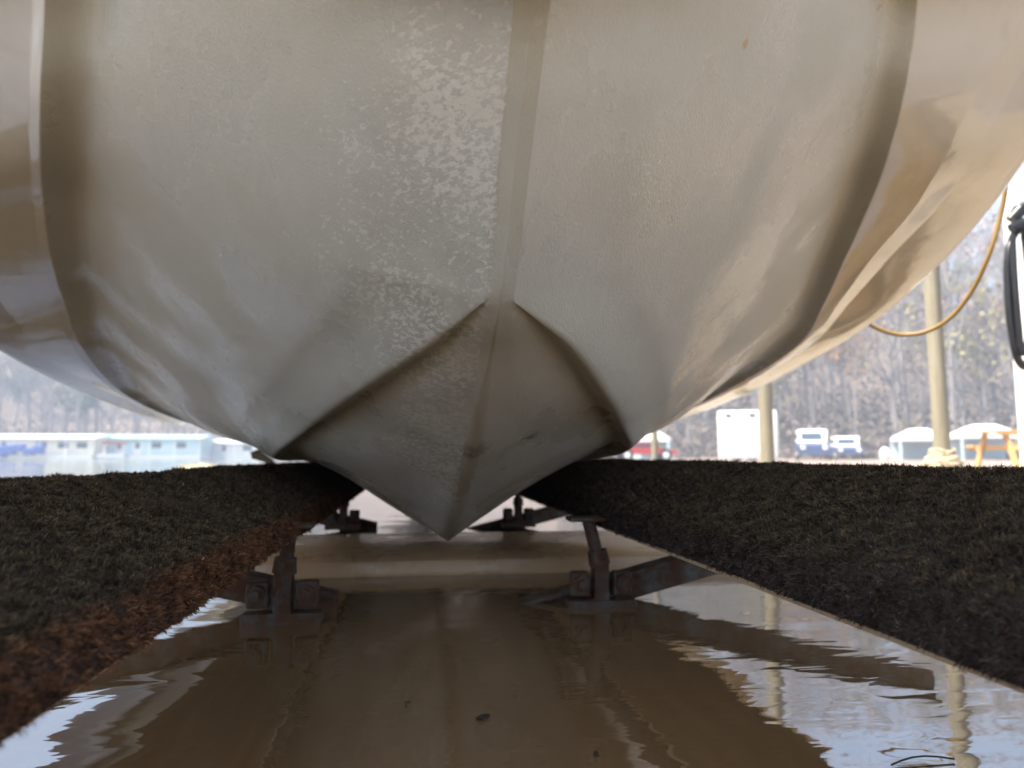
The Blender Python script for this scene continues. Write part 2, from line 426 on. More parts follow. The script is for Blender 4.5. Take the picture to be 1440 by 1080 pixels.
def round_profile(pts, rad, nseg):
    """polyline with every corner rounded; constant number of points out"""
    out = [pts[0]]; n = len(pts)
    for i in range(1, n):
        a, b = pts[i-1], pts[i]; L = np.linalg.norm(b-a)
        ra = min(rad[i-1], L*.48) if i-1 > 0 else 0
        rb = min(rad[i], L*.48) if i < n-1 else 0
        d = (b-a)/max(L, 1e-6)
        s, e = a+d*ra, b-d*rb
        for k in range(0 if i-1 > 0 else 1, nseg[i-1]+1): out.append(s+(e-s)*k/nseg[i-1])
        if i < n-1:
            c = pts[i+1]; L2 = np.linalg.norm(c-b); d2 = (c-b)/max(L2, 1e-6)
            f = b+d2*min(rad[i], L2*.48)
            for u in (.2, .4, .6, .8): out.append((1-u)**2*e+2*u*(1-u)*b+u*u*f)
    return out
SEG = [4, 4, 2, 3, 7, 8, 3, 2, 3, 3, 3, 4]
T0 = 6*SUB     # where the strake leaves the stem
secs = []
for i in range(NT_):
    halves = []
    for s in (-1, 1):
        S, Cn, t1, t2, G = [lines[s][k][i] for k in range(5)]
        K = KL[i]
        grow = min(1, max(0, (i-T0)/(1.6*SUB)))
        w = .050*grow; hgt = .030*grow
        inb = K-S; inb[2] = 0; inb /= max(np.linalg.norm(inb), 1e-5)
        Sin = S + inb*max(w, .0005) + np.array((0, 0, hgt))
        gc = min(1, i/(2.5*SUB))
        inb2 = K-Cn; inb2 = np.array((inb2[0], 0, 0)); inb2 /= max(abs(inb2[0]), 1e-5)
        fade = 1-.6*smooth(9*SUB, 11*SUB, i)
        Cin = Cn + (inb2*(.075 if s < 0 else .066) + np.array((0, 0, .026)))*gc*fade
        mid = (Sin+K)/2 - np.array((0, 0, .012*grow))
        ou = np.array((s*.05, 0, 0)); top = max(G[2]+.45, 1.55)
        U = G + ou; U[2] = top
        D = np.array((K[0], G[1], top+.12))
        m2 = S*.5+Cin*.5; m2 = m2 + np.array((s*.012, -.010, -.016))*gc
        lip = S + .16*(Cin-S) + np.array((0, -.003, .011))*grow
        halves.append([K, mid, Sin, S, lip, m2, Cin, Cn, t1, t2, G, U, D])
    rad = [0, .3, .026, .014+.020*grow, .06, .4, .045, .005, .006, .010, .05, .05, 0]
    if False: pass
    seg = SEG
    pr = [round_profile(hh, rad, seg) for hh in halves]
    secs.append(pr)
# profile indices where the bottom ends (middle of the chine corner)
def corner_index(j, seg=SEG):
    n = 1
    for i in range(1, j+1): n += seg[i-1]+(1 if i > 1 else 0)
    for i in range(1, j): n += 4
    return n-1+2
iC = corner_index(7); iG = corner_index(11)
boat = empty('motorboat', (CX, 3.5, 0)); tag(boat, 'white fibreglass motorboat resting bow first on two carpeted bunks', 'boat')
inv = Matrix.Translation(-boat.location)
def strip(name, mat, sets, caps=False):
    """sets: list of (rows of points); each rows grid becomes quads"""
    vv, ff = [], []
    for rows in sets:
        n = len(rows[0]); b0 = len(vv)
        for r_ in rows: vv.extend([tuple(q) for q in r_])
        for i in range(len(rows)-1):
            for j in range(n-1):
                a = b0+i*n+j; ff.append((a, a+1, a+n+1, a+n))
    me = raw_mesh(name, vv, ff, mat)
    bm = bmesh.new(); bm.from_mesh(me); bmesh.ops.remove_doubles(bm, verts=bm.verts, dist=.0004)
    bmesh.ops.dissolve_degenerate(bm, edges=bm.edges, dist=.0002)
    bmesh.ops.recalc_face_normals(bm, faces=bm.faces); bm.to_mesh(me); bm.free(); me.shade_smooth()
    o = link(name, me, boat); o.matrix_parent_inverse = inv
    return o
bottom_rows = [list(reversed(s[0][1:iC+1]))+s[1][:iC+1] for s in secs]   # keel is column iC
# fair the wide outer panels: relax the grid between strake and chine
def fair(A, a, b):
    for it in range(900):
        B = A[1:-1, a+1:b]
        B += .45*((A[2:, a+1:b]+A[:-2, a+1:b])*.36+(A[1:-1, a+2:b+1]+A[1:-1, a:b-1])*.14-B)
ia, ib = corner_index(4)+3, corner_index(6)-2
GA = np.array(bottom_rows); G0 = GA.copy()
cK = iC-0
fair(GA, cK+ia-0, cK+ib); fair(GA[:, ::-1], GA.shape[1]-1-cK+ia, GA.shape[1]-1-cK+ib)
wt = (1-smooth(7.4*SUB, 10.2*SUB, np.arange(NT_)))[:, None, None]
bottom_rows = list(GA*wt+G0*(1-wt))
sm = []
for r_ in bottom_rows:
    a = np.array(r_); c0 = iC
    sm.append(a)
hb = strip('hull_bottom', M['hull'], [sm])
top_l = [s[0][iC:iG+1] for s in secs]; top_r = [s[1][iC:iG+1] for s in secs]
for rows in (top_l, top_r): strip('topside', M['topside'], [rows])
dk = strip('deck', M['topside'], [[list(s[0][iG:]) + list(reversed(s[1][iG:]))[1:] for s in secs]])
last = secs[-1]; loop = [tuple(q) for q in (list(reversed(last[0][1:]))+last[1])]
me = raw_mesh('transom', loop, [tuple(range(len(loop)))], M['topside'], False)
o = link('transom', me, boat); o.matrix_parent_inverse = inv

# ------------------------------------------------------------------ the lift: bunks, beams, brackets, float
lift = empty('boat_lift', (CX, 2.5, 0)); tag(lift, 'boat lift with two dark carpeted bunks on rusty brackets over brown water', 'boat lift')
linv = Matrix.Translation(-lift.location)
def lpart(o, parent=None):
    o.parent = parent or lift
    if parent is None: o.matrix_parent_inverse = linv
    return o
Y0, Y1 = -.35, 5.6
def bunk_section(s):
    if s < 0: q = [(-.290, -.212), (-.326, -.158), (-.46, -.098), (-.61, -.036), (-.64, -.075), (-.62, -.205), (-.44, -.212)]
    else: q = [(.540, -.210), (.560, -.140), (.70, -.070), (.86, -.018), (.895, -.06), (.895, -.205), (.69, -.212)]
    return q
def dense_section(q, step=.004, r=.018):
    # rounded closed polygon, resampled
    pts = []
    n = len(q); Q = [np.array(p, float) for p in q]
    for i in range(n):
        a, b, c = Q[i-1], Q[i], Q[(i+1) % n]
        la, lc = np.linalg.norm(a-b), np.linalg.norm(c-b)
        e, f = b+(a-b)/la*min(r, la*.45), b+(c-b)/lc*min(r, lc*.45)
        for u in (0, .25, .5, .75, 1): pts.append((1-u)**2*e+2*u*(1-u)*b+u*u*f)
    return np.array(pts)
def make_bunk(s):
    sec = dense_section(bunk_section(s)); n = len(sec)
    ys = np.concatenate([np.linspace(Y0, 2.5, 90), np.linspace(2.55, Y1, 40)])
    und = lambda y, k: .0026*np.sin(y*5+k*.7+s)+.0016*np.sin(y*17+k*1.3)
    verts = []
    for y in ys:
        for k, (x, z) in enumerate(sec): verts.append((x, y, CAM_Z+z+und(y, k*.3)*.6))
    m = len(ys)
    faces = [(i*n+k, i*n+(k+1) % n, (i+1)*n+(k+1) % n, (i+1)*n+k) for i in range(m-1) for k in range(n)]
    faces += [tuple(range(n)), tuple(range((m-1)*n, m*n))[::-1]]
    b = lpart(link('bunk', raw_mesh('bunk', verts, faces, M['backing'])))
    m = MB(); q = bunk_section(s); xa, xb = q[0][0]+s*.022, q[4][0]-s*.025
    m.box(((xa+xb)/2, (Y0+Y1)/2, CAM_Z-.2145), (abs(xb-xa), Y1-Y0-.02, .014), bev=.003)
    m.build('underside_board', M['bare_wood'], b)
    # pile: one tapered bent blade for each tuft, dense near the lens, thinning out aft
    cl = np.vstack([sec, sec[:1]]); seglen = np.linalg.norm(np.diff(cl, axis=0), axis=1); cum = np.concatenate([[0], np.cumsum(seglen)])
    per = cum[-1]
    N = 340000
    u = rng.random(N); y = Y0 + (Y1-Y0)*0
    # half of the tufts within the first 1.6 m
    u2 = rng.random(N)
    y = np.where(u2 < .72, .12+rng.random(N)*1.5, np.where(u2 < .93, 1.6+rng.random(N)*1.6, 3.2+rng.random(N)*(Y1-3.2)))
    aper = rng.random(N)*per
    k = np.searchsorted(cum, aper, side='right')-1; k = np.clip(k, 0, n-1); f = (aper-cum[k])/np.maximum(seglen[k], 1e-6)
    A = cl[k]; B = cl[k+1]; pos2 = A+(B-A)*f[:, None]
    tan = (B-A)/np.maximum(seglen[k], 1e-6)[:, None]
    cen = sec.mean(0); nor = np.stack([tan[:, 1], -tan[:, 0]], 1)
    flip = np.sign(np.sum(nor*(pos2-cen), 1)); nor *= flip[:, None]
    # smooth normals across the rounded corners is already given by the section
    keep = np.ones(N, bool)
    # skip what faces away, outward-down
    keep &= ~((nor[:, 1] < -.55))
    pos2, nor, tan, y, aper = pos2[keep], nor[keep], tan[keep], y[keep], aper[keep]; N = len(y); kk = k[keep]
    base = np.stack([pos2[:, 0], y, CAM_Z+pos2[:, 1]+und(y, kk*.3)*.6], 1)
    n3 = np.stack([nor[:, 0], np.zeros(N), nor[:, 1]], 1)
    # combed clumps: lean direction from smooth random fields
    def field(sx, sy, ph):
        return np.sin(aper*sx+ph+2*np.sin(y*sy*.6+ph))*np.sin(y*sy+ph*2+1.5*np.sin(aper*sx*.7))
    lean1 = .42*field(38, 27, s*1.1)+.45*field(125, 101, 2.3*s)+.5*rng.normal(size=N)
    lean2 = .42*field(33, 31, 4+s)+.45*field(118, 110, 1.1*s)+.5*rng.normal(size=N)
    t3 = np.stack([tan[:, 0], np.zeros(N), tan[:, 1]], 1); yv = np.array([0, 1.0, 0])
    d1 = n3 + (.55*lean1)[:, None]*t3 + (.55*lean2)[:, None]*yv
    d1 /= np.linalg.norm(d1, axis=1)[:, None]
    droop = np.array([0, -.15, -.5])
    d2 = d1 + (.7*lean1)[:, None]*t3*.6 + (.6*lean2)[:, None]*yv*.6 + droop + .35*rng.normal(size=(N, 3))
    d2 /= np.linalg.norm(d2, axis=1)[:, None]
    ln = (.0055+.0050*rng.random(N))*(1+.38*field(90, 77, 7.7))*np.where(y > 1.8, 1.25, 1)
    wd = (.0009+.0009*rng.random(N))*np.where(y > 1.6, 2.6, np.where(y > 1.0, 1.5, 1.0))
    sd_ = np.cross(d1, rng.normal(size=(N, 3))); sd_ /= np.maximum(np.linalg.norm(sd_, axis=1)[:, None], 1e-6)
    p0 = base - n3*.001; p1 = p0 + d1*(ln*.55)[:, None]; p2 = p1 + d2*(ln*.6)[:, None]
    hw = sd_*wd[:, None]*.5
    V = np.stack([p0-hw, p0+hw, p1-hw*.8, p1+hw*.8, p2], 1).reshape(-1, 3)
    me = bpy.data.meshes.new('carpet_pile')
    nv = len(V); me.vertices.add(nv); me.vertices.foreach_set('co', V.ravel().astype('f4'))
    idx = np.arange(N)*5
    L = np.stack([idx, idx+1, idx+3, idx+2, idx+2, idx+3, idx+4], 1).ravel()
    me.loops.add(len(L)); me.loops.foreach_set('vertex_index', L.astype('i4'))
    st = np.empty((N, 2), 'i4'); st[:, 0] = np.arange(N)*7; st[:, 1] = st[:, 0]+4
    me.polygons.add(2*N); me.polygons.foreach_set('loop_start', st.ravel())
    me.update(calc_edges=True)
    # tuft colours: black-brown, olive tips, rust-stained low edge
    zr = pos2[:, 1]
    low = np.clip((-.152-zr)/.012, 0, 1) if s < 0 else np.clip((-.135-zr)/.05, 0, 1)
    c0 = np.array([.013, .009, .006]); tip = np.array([.145, .100, .055]); rust = np.array([.20, .088, .040]) if s < 0 else np.array([.085, .058, .052])
    clump = field(230, 210, 3.1)*.7+field(90, 85, 5.2)*.35
    v1 = (.35+.9*rng.random(N))*np.clip(1+.75*clump, .25, 2); mixr = low*(.75+.25*rng.random(N))
    root = (c0[None]*(1-mixr[:, None])+rust[None]*.5*mixr[:, None])*v1[:, None]
    tp = (tip[None]*(1-mixr[:, None])+rust[None]*1.2*mixr[:, None])*v1[:, None]
    hot = rng.random(N) < .03; tp[hot] *= 2.2
    col = np.stack([root, root, (root+tp)/2, (root+tp)/2, tp], 1)
    col = np.concatenate([col, np.ones((N, 5, 1))], 2).reshape(-1, 4)
    at = me.color_attributes.new('tint', 'FLOAT_COLOR', 'POINT'); at.data.foreach_set('color', col.ravel().astype('f4'))
    me.materials.append(M['pile'])
    p = link('carpet_pile', me, b); tag(p, kind='stuff')
    return b
for s in (-1, 1):
    b = make_bunk(s)
    b['label'] = 'bunk with rust-stained lower edge' if s < 0 else 'bunk with shaggy dark pile'

# crossbeams dip under the water in the middle
def beam_half(y, s, dep, name='crossbeam'):
    c0 = .125
    xi, xo = c0+s*(.12 if s > 0 else .34), c0+s*1.5
    zt = lambda x: .004+(abs(x-c0)-.20)*.25
    m = MB()
    hgt = .085
    prof = [(xi, zt(xi)), (xo, zt(xo)), (xo, zt(xo)-hgt), (xi, zt(xi)-hgt)]
    m.prism([(x, y, z) for x, z in prof], (0, .018, 0))
    m.prism([(xi, y-.03, zt(xi)+.001), (xo, y-.03, zt(xo)+.001), (xo, y-.03, zt(xo)-.011), (xi, y-.03, zt(xi)-.011)], (0, dep, 0))
    return lpart(m.build(name, M['rust']))
def bracket(x, y, top, lean, zb):
    """clamp on the beam: saddle, two lugs with big bolts, post with collar"""
    b = MB()
    b.box((x, y-.045, zb+.035), (.045, .05, .15), bev=.005)
    br = lpart(b.build('bracket', M['rust']))
    for k in (-1, 1):
        m = MB(); m.box((x+k*.062, y-.05, zb+.042), (.056, .045, .068), bev=.008); lg = m.build('lug', M['rust'], br)
        m = MB(); m.cyl((x+k*.062, y-.074, zb+.048), (x+k*.062, y-.09, zb+.048), .024, n=6); m.cyl((x+k*.062, y-.088, zb+.048), (x+k*.062, y-.105, zb+.048), .013, n=12)
        m.build('bolt', M['rust'], br, True)
    m = MB(); m.box((x, y-.05, zb-.018), (.20, .06, .03), bev=.004); m.build('saddle', M['rust'], br)
    m = MB(); m.cyl((x, y-.045, zb+.09), (x+lean, y-.045, top+.03), .019, n=20); m.build('post', M['rust'], br, True)
    m = MB(); m.cyl((x, y-.045, zb+.095), (x+lean*.25, y-.045, zb+.135), .032, .028, n=20); m.build('collar', M['rust'], br, True)
    m = MB(); m.box((x+lean, y-.045, top+.03), (.12, .07, .012), bev=.003); m.build('bunk_plate', M['rust'], br)
    return br
for s in (-1, 1):
    beam_half(2.12, s, .075); beam_half(4.25, s, .075)
bracket(.535, 2.10, CAM_Z-.215, -.034, .02)
bracket(-.335, 2.00, CAM_Z-.215, .012, .03)
bracket(.60, 4.22, CAM_Z-.215, 0, .045); bracket(-.40, 4.22, CAM_Z-.215, 0, .045)

# tan float chamber lying across behind the first beam
ft = MB(); ft.box((.12, 3.05, .005), (3.1, .86, .12), bev=.05)
fo = lpart(ft.build('float_chamber', M['tank'], None, True))

# ------------------------------------------------------------------ unseen roof added on the left to shade boat and bunks
DX0, DX1 = 3.45, 5.3
sh = empty('shade_roof', (0, 2, 0)); tag(sh, 'metal roof on timber posts added outside the picture to shade the boat', 'shelter')
def spart(o): o.parent = sh; o.matrix_parent_inverse = Matrix.Translation(-sh.location); return o
RZ = 4.6; RX0, RX1, RY0, RY1 = -8.4, -1.7, -.45, 8.3; RXM = (RX0+RX1)/2
n = 92; vv = []; ff = []
for j, y in enumerate((RY0, RY1)):
    for i in range(n+1):
        x = RX0+(RX1-RX0)*i/n; vv.append((x, y, RZ+.56-abs(x-RXM)*.16+.02*math.cos(i*math.pi)))
for i in range(n): ff.append((i, i+1, n+2+i, n+1+i))
ro = spart(link('roof_sheet', raw_mesh('roof_sheet', vv, ff, M['roof_metal'], False)))
ro.modifiers.new('thick', 'SOLIDIFY').thickness = .004
for k in range(6):
    y = RY0+.3+k*1.68
    m = MB()
    m.prism([(RX0+.2, y, RZ-.30), (RX1-.1, y, RZ-.30), (RX1-.1, y, RZ-.14), (RX0+.2, y, RZ-.14)], (0, .09, 0))
    for xa, xb in ((RX0+.2, RX0+.8), (RX1-.1, RX1-.7)):
        m.prism([(xa, y+.02, RZ-.14), (RXM, y+.02, RZ+.46), (RXM, y+.02, RZ+.34), (xb, y+.02, RZ-.14)], (0, .05, 0))
    spart(m.build('roof_truss', M['post_wood']))
def post(p, w, z0, z1, rz=0):
    m = MB(); m.cyl((p.x, p.y, z0), (p.x, p.y, z1), w/2*1.06, w/2, n=20)
    return m
pA = P(1325, 640, 5.6); pB = P(1079, 640, 7.6)
for p, w, lb in ((pA, .125, 'pale timber post with rope coiled round its foot at right'), (pB, .150, 'pale timber post standing in front of the white trailer')):
    tag(post(p, w, -.6, 4.4).build('mooring_post', M['post_wood'], None, True), lb, 'post')
for x, y in ((-8.1, -.2), (-8.1, 3.2), (-8.1, 7.4), (-1.9, -.2), (-1.9, 2.3)):
    spart(post(Vector((x, y, 0)), .14, -.8, RZ-.3).build('post', M['post_wood'], None, True))
pC = P(921, 640, 13.0)
m = post(pC, .12, -.6, 3.4); o = m.build('mooring_post', M['post_wood'], None, True)
tag(o, 'thin pale mooring post standing far behind the right chine beside red car', 'post')

# floating dock walkway on the right
dock = empty('floating_dock', (4.4, 6, 0)); tag(dock, 'sunlit plank floating dock walkway behind the right bunk', 'dock')
pl = MB(); pl.box((0, 0, 0), (1.9, .135, .035), bev=.004); plm = pl.mesh('plank', M['deck_wood'])
for k in range(72):
    y = 1.5+k*.142
    o = link('plank', plm, dock); o.location = (random.uniform(-.01, .01), y-6, .262); o.rotation_euler = (0, 0, random.uniform(-.004, .004))
for x in (-.85, 0, .85):
    m = MB(); m.box((x, .6, .17), (.06, 10.3, .14)); m.build('joist', M['deck_wood'], dock)
for k in range(4):
    m = MB(); m.box((0, -3.4+k*2.7, .02), (1.5, 1.6, .15), bev=.03); m.build('float_block', M['white'], dock)

# unseen walkway added just behind the lens to bounce sunlight onto the hull
hd = empty('bounce_dock', (0, -1.9, 0)); tag(hd, 'pale plank walkway added behind the viewpoint to bounce sunlight onto the hull', 'dock')
pl = MB(); pl.box((0, 0, 0), (.138, 2.3, .035), bev=.004); plm3 = pl.mesh('plank', M['bounce_deck'])
for k in range(66):
    o = link('plank', plm3, hd); o.location = (-4.4+k*.145, random.uniform(-.01, .01), .262)
for y in (-1.0, 0, 1.0):
    m = MB(); m.box((.3, y, .17), (9.6, .06, .14)); m.build('joist', M['deck_wood'], hd)
for k in range(4):
    m = MB(); m.box((-3.6+k*2.6, 0, .02), (1.6, 1.7, .15), bev=.03); m.build('float_block', M['white'], hd)

# rope coil at the foot of the near post
m = MB(); pts = []
for i in range(260):
    a = i*.33; hgt = .29+i/260*.19+.01*math.sin(i*.9); r_ = .082+.055*math.exp(-((i-90)/80)**2)+.012*math.sin(i*1.7)
    pts.append((pA.x+r_*math.cos(a), pA.y+r_*math.sin(a), hgt))
m.tube(pts, .014, 6)
tag(m.build('rope_coil', M['rope'], None, True), 'pale rope wound in a fat coil round the foot of a post', 'rope')

# yellow hose looping down from the boat to the right
hp = [P(1205, 440, 3.5), P(1228, 459, 3.5), P(1262, 470, 3.45), P(1300, 467, 3.35), P(1335, 448, 3.25), P(1365, 412, 3.15), P(1390, 360, 3.05), P(1408, 300, 3.0), P(1418, 240, 2.95), P(1430, 170, 2.9), P(1445, 90, 2.85)]
m = MB(); m.tube(catmull([tuple(p) for p in hp], 8), .011, 10)
tag(m.build('hose', M['yellow'], None, True), 'thin yellow brown hose drooping in a loop from the hull', 'hose')

# white pedestal with a black cable loop, right edge
up_ = P(1452, 560, 4.3)
ped = empty('power_pedestal', (up_.x, up_.y, .28)); tag(ped, 'white service pedestal standing at the right edge behind black cable', 'pedestal')
m = MB(); m.box((0, 0, 1.3), (.14, .14, 2.6), bev=.015); m.build('column', M['white'], ped)
m = MB(); m.box((0, 0, 2.63), (.19, .19, .06), bev=.02); m.build('cap', M['white'], ped)
m = MB(); m.cyl((-.06, -.08, 1.62), (-.06, -.16, 1.64), .022); m.build('hook', M['dark'], ped, True)
a = [P(1434, 318, 4.12), P(1420, 345, 4.1), P(1417, 400, 4.1), P(1422, 460, 4.1), P(1432, 506, 4.1), P(1441, 516, 4.1), P(1449, 500, 4.12), P(1452, 420, 4.13), P(1446, 345, 4.13), P(1436, 312, 4.13)]
m = MB(); m.tube(catmull([tuple(p) for p in a], 8), .024, 10)
m.tube(catmull([tuple(P(px, py, 4.06)) for px, py in ((1424, 330), (1427, 395), (1432, 455), (1438, 498), (1446, 480), (1448, 400), (1440, 325))], 6), .020, 8)
m.tube([tuple(P(1424, 310, 4.1)), tuple(P(1433, 296, 4.08)), tuple(P(1446, 292, 4.1))], .045, 10)
m.tube([tuple(P(1422, 322, 4.08)), tuple(P(1436, 314, 4.06)), tuple(P(1450, 318, 4.1))], .036, 10)
tag(m.build('cable_loop', M['black_rubber'], None, True), 'black rubber cable hung in a loop at the right edge', 'cable')

# ------------------------------------------------------------------ floating bits on the water
def leaf(px, py, L, W, rz, label):
    v = CR @ Vector(((px-720)/F, -(py-540)/F, -1)); s_ = -CAM_Z/v.z
    p = Vector((v.x*s_, v.y*s_, .003)); bm = MB(); pts = []
    n = 18
    pts = [(L*math.cos(a)*(1+.12*math.sin(3*a+px)), W*math.sin(a)*(1+.18*math.sin(5*a+py)), .0015*math.sin(2*a)) for a in [k*2*math.pi/n for k in range(n)]]
    bm.prism(pts, (0, 0, .0012)); o = bm.build('floating_leaf', M['leaf_dead']); o.location = p; o.rotation_euler = (0, 0, rz)
    tag(o, label, 'leaf')
leaf(679, 1011, .012, .008, .2, 'dark dead leaf floating on the brown water below the keel')
leaf(838, 1063, .006, .0035, 1, 'tiny dark speck of debris floating right of the dead leaf')
leaf(573, 990, .005, .002, .3, 'sliver of dark debris floating left of the dead leaf')
v = CR @ Vector(((1300-720)/F, -(1076-540)/F, -1)); s_ = -CAM_Z/v.z  # dark curved line laid on the water as the reflection of the hose
tw = [Vector((v.x*s_-.05+.02*i, v.y*s_+.012*math.sin(i*.55), .003+.004*math.sin(i*.6))) for i in range(6)]
m = MB(); m.tube([tuple(q) for q in tw], .0013, 6); tag(m.build('hose_reflection', M['leaf_dead']), 'thin curved dark line drawn as hose reflection at the bottom right', 'twig')

# ------------------------------------------------------------------ far shore: houseboats
def houseboat(name, label, x0, x1, yt, d, wallm, roofm, wins, extras=()):
    pl_ = P(x0, 640, d); pr_ = P(x1, 640, d); w = pr_.x-pl_.x; hz = (640-yt)*d/F + CAM_Z
    e = empty(name, ((pl_.x+pr_.x)/2, d, 0)); tag(e, label, 'houseboat')
    dp = 6.0; fl = .45
    m = MB(); m.box((0, dp/2-.8, fl/2), (w+.8, dp+1.8, fl)); m.build('float_deck', M['white'], e)
    wh = hz-fl-.75
    m = MB(); m.box((0, dp/2, fl+wh/2), (w, dp, wh)); m.build('wall', wallm, e)
    m = MB(); zb = fl+wh
    m.prism([(-w/2-.4, -.9, zb), (-w/2-.4, dp+.5, zb), (-w/2-.4, dp+.5, zb+.12), (-w/2-.4, dp/2, zb+.75), (-w/2-.4, -.9, zb+.12)], (w+.8, 0, 0))
    m.build('roof', roofm, e)
    for q in wins:
        wx = -w/2 + q[0]*w; kind = q[1]
        m = MB()
        if kind == 'w': m.box((wx, -.03, fl+wh*.62), (1.5, .08, 1.0)); f = m.build('window_frame', M['white'], e); m = MB(); m.box((wx, -.085, fl+wh*.62), (1.3, .04, .8)); m.build('pane', M['glass'], f)
        else: m.box((wx, -.03, fl+wh*.45), (1.0, .08, wh*.88)); f = m.build('door', M['white'], e); m = MB(); m.box((wx, -.085, fl+wh*.6), (.6, .04, .9)); m.build('pane', M['glass'], f)
    for k in range(int(w/3)+1):
        x = -w/2 + k*(w/int(w/3)); m = MB(); m.box((x, -.85, fl+wh/2), (.1, .1, wh)); m.build('porch_post', M['white'], e)
    return e
houseboat('houseboat', 'cream houseboat with flat white roof at the far left shore', -90, 132, 612, 100, M['cream'], M['white_roof'],
          [(.42, 'd'), (.66, 'w'), (.80, 'w'), (.92, 'w'), (.2, 'w')])
houseboat('houseboat', 'pale blue houseboat with teal roof at the far shore left of hull', 142, 282, 612, 104, M['pale_blue'], M['teal_roof'],
          [(.18, 'd'), (.55, 'w'), (.8, 'w'), (.36, 'd')])
houseboat('houseboat', 'small white floating cabin just left of where hull meets bunk', 290, 372, 618, 110, M['white'], M['white_roof'], [(.3, 'd'), (.7, 'w')])
p = P(20, 640, 97); m = MB()
for k in range(7): m.box((p.x-4+k*1.1, 97.5, 1.1+.25*math.sin(k*2.1)), (1.15, 1.0, 1.2+.3*math.sin(k)), bev=.15)
tag(m.build('tarpaulin_cover', M['blue_tarp']), 'bright blue tarpaulin heaped on the porch of the cream houseboat', 'tarp')
p = P(160, 640, 99); e = empty('patio_awning', (p.x, 99, 0)); tag(e, 'small red awning between the cream and pale blue houseboats', 'awning')
m = MB(); m.box((0, 0, 2.0), (2.6, 1.4, .3)); m.build('awning_top', M['red'], e)
m = MB(); m.box((0, 0, .35), (3.2, 2, .5)); m.build('base', M['white'], e)
for sx in (-1.2, 1.2):
    m = MB(); m.box((sx, 0, 1.2), (.12, .12, 1.5)); m.build('leg', M['white'], e)
# straw coloured mooring buoy nearer in
p = P(280, 640, 13); m = MB(); m.ball((p.x, 13, .12), (.42, .42, .16), 24)
for k in range(12):
    a = k*math.pi/6; m.tube([(p.x+.43*math.cos(a)*math.cos(u*.3), 13+.43*math.sin(a)*math.cos(u*.3), .12+.17*math.sin(u*.3)) for u in range(6)], .012, 5)
tag(m.build('mooring_float', M['rope'], None, True), 'straw coloured domed mooring float behind the left bunk', 'float')
# brown guide board next to the hull
p = P(361, 640, 4.6); m = MB()
m.prism([tuple(P(*q)) for q in ((352, 636, 4.6), (362, 632, 4.6), (384, 648, 4.6), (378, 668, 4.6), (372, 650, 4.6), (354, 645, 4.6))], (0, .05, 0))
tag(m.build('guide_board', M['deck_wood']), 'brown wooden guide board between the hull and left bunk', 'board')

# ------------------------------------------------------------------ right shore: trailer, vehicles, canopies, table
def gz_at(x, y): return float(ground_h(x, y))
p = P(1085, 640, 35); gzz = gz_at(p.x, p.y)
e = empty('cargo_trailer', (p.x, p.y, gzz), R(-24)); tag(e, 'tall white enclosed cargo trailer parked behind the right bunk', 'trailer')
m = MB(); m.box((-1.15, 1.2, 1.41), (3.0, 2.2, 2.56), bev=.12); m.build('body', M['white'], e, True)
m = MB(); m.box((.375, 1.2, 1.4), (.04, 1.9, 2.1), bev=.01); m.build('rear_door', M['cream'], e)
m = MB(); m.box((.41, 1.0, 1.35), (.04, .9, .10)); m.build('door_bar', M['dark'], e)
for sx in (-2.1, -.9):
    m = MB(); m.box((sx, .08, 2.45), (.3, .05, .14)); m.build('vent', M['dark'], e)
for sx in (-1.7, -.95):
    m = MB(); m.cyl((sx, .16, .32), (sx, .35, .32), .32, n=24); w_ = m.build('wheel', M['black_rubber'], e, True)
    m = MB(); m.cyl((sx, .13, .32), (sx, .17, .32), .19, n=16); m.build('rim', M['white'], w_, True)
m = MB(); m.box((-1.15, 1.2, .34), (2.9, 1.8, .12)); m.build('chassis', M['dark'], e)
def vehicle(name, label, cat, px, d, rz, L, W, bodym, capm, hz, hb_, x_cap):
    p = P(px, 640, d); e = empty(name, (p.x, p.y, gz_at(p.x, p.y)), rz); tag(e, label, cat)
    m = MB(); m.prism([(-L/2, -W/2, .38), (L/2, -W/2, .38), (L/2, -W/2, hb_*.8), (L*.22, -W/2, hb_), (-L/2, -W/2, hb_)], (0, W, 0)); m.build('body', bodym, e)
    x0, x1 = x_cap
    m = MB(); m.prism([(x0*L, -W*.46, hb_+.002), (x1*L, -W*.46, hb_+.002), (x1*L-.35, -W*.42, hz-.1), (x1*L-.5, -W*.42, hz), (x0*L+.1, -W*.42, hz), (x0*L, -W*.44, hz-.1)], (0, W*.9, 0)); cb = m.build('cab', capm, e)
    m = MB(); m.box((x1*L-.16, -.03*W, (hb_+hz)/2), (.05, W*.66, (hz-hb_)*.55), rot=Matrix.Rotation(-.5, 3, 'Y')); m.build('windscreen', M['glass'], e)
    for sgn in (-1,): 
        m = MB(); m.box(((x0+x1)/2*L-.1, -W*.45, (hb_+hz)/2), ((x1-x0)*L*.6, .06, (hz-hb_)*.45)); m.build('side_window', M['glass'], e)
    for sx in (-.3, .31):
        for sy in (-1, 1):
            m = MB(); m.cyl((sx*L, sy*W*.47, .34), (sx*L, sy*W*.51, .34), .34, n=20); w_ = m.build('wheel', M['black_rubber'], e, True)
            m = MB(); m.cyl((sx*L, sy*W*.505, .34), (sx*L, sy*W*.52, .34), .18, n=14); m.build('rim', M['white'], w_, True)
    for sy in (-.34, .34):
        m = MB(); m.ball((L/2, sy*W, hb_*.68), (.05, .16, .13), 12); m.build('headlight', M['white'], e, True)
    return e
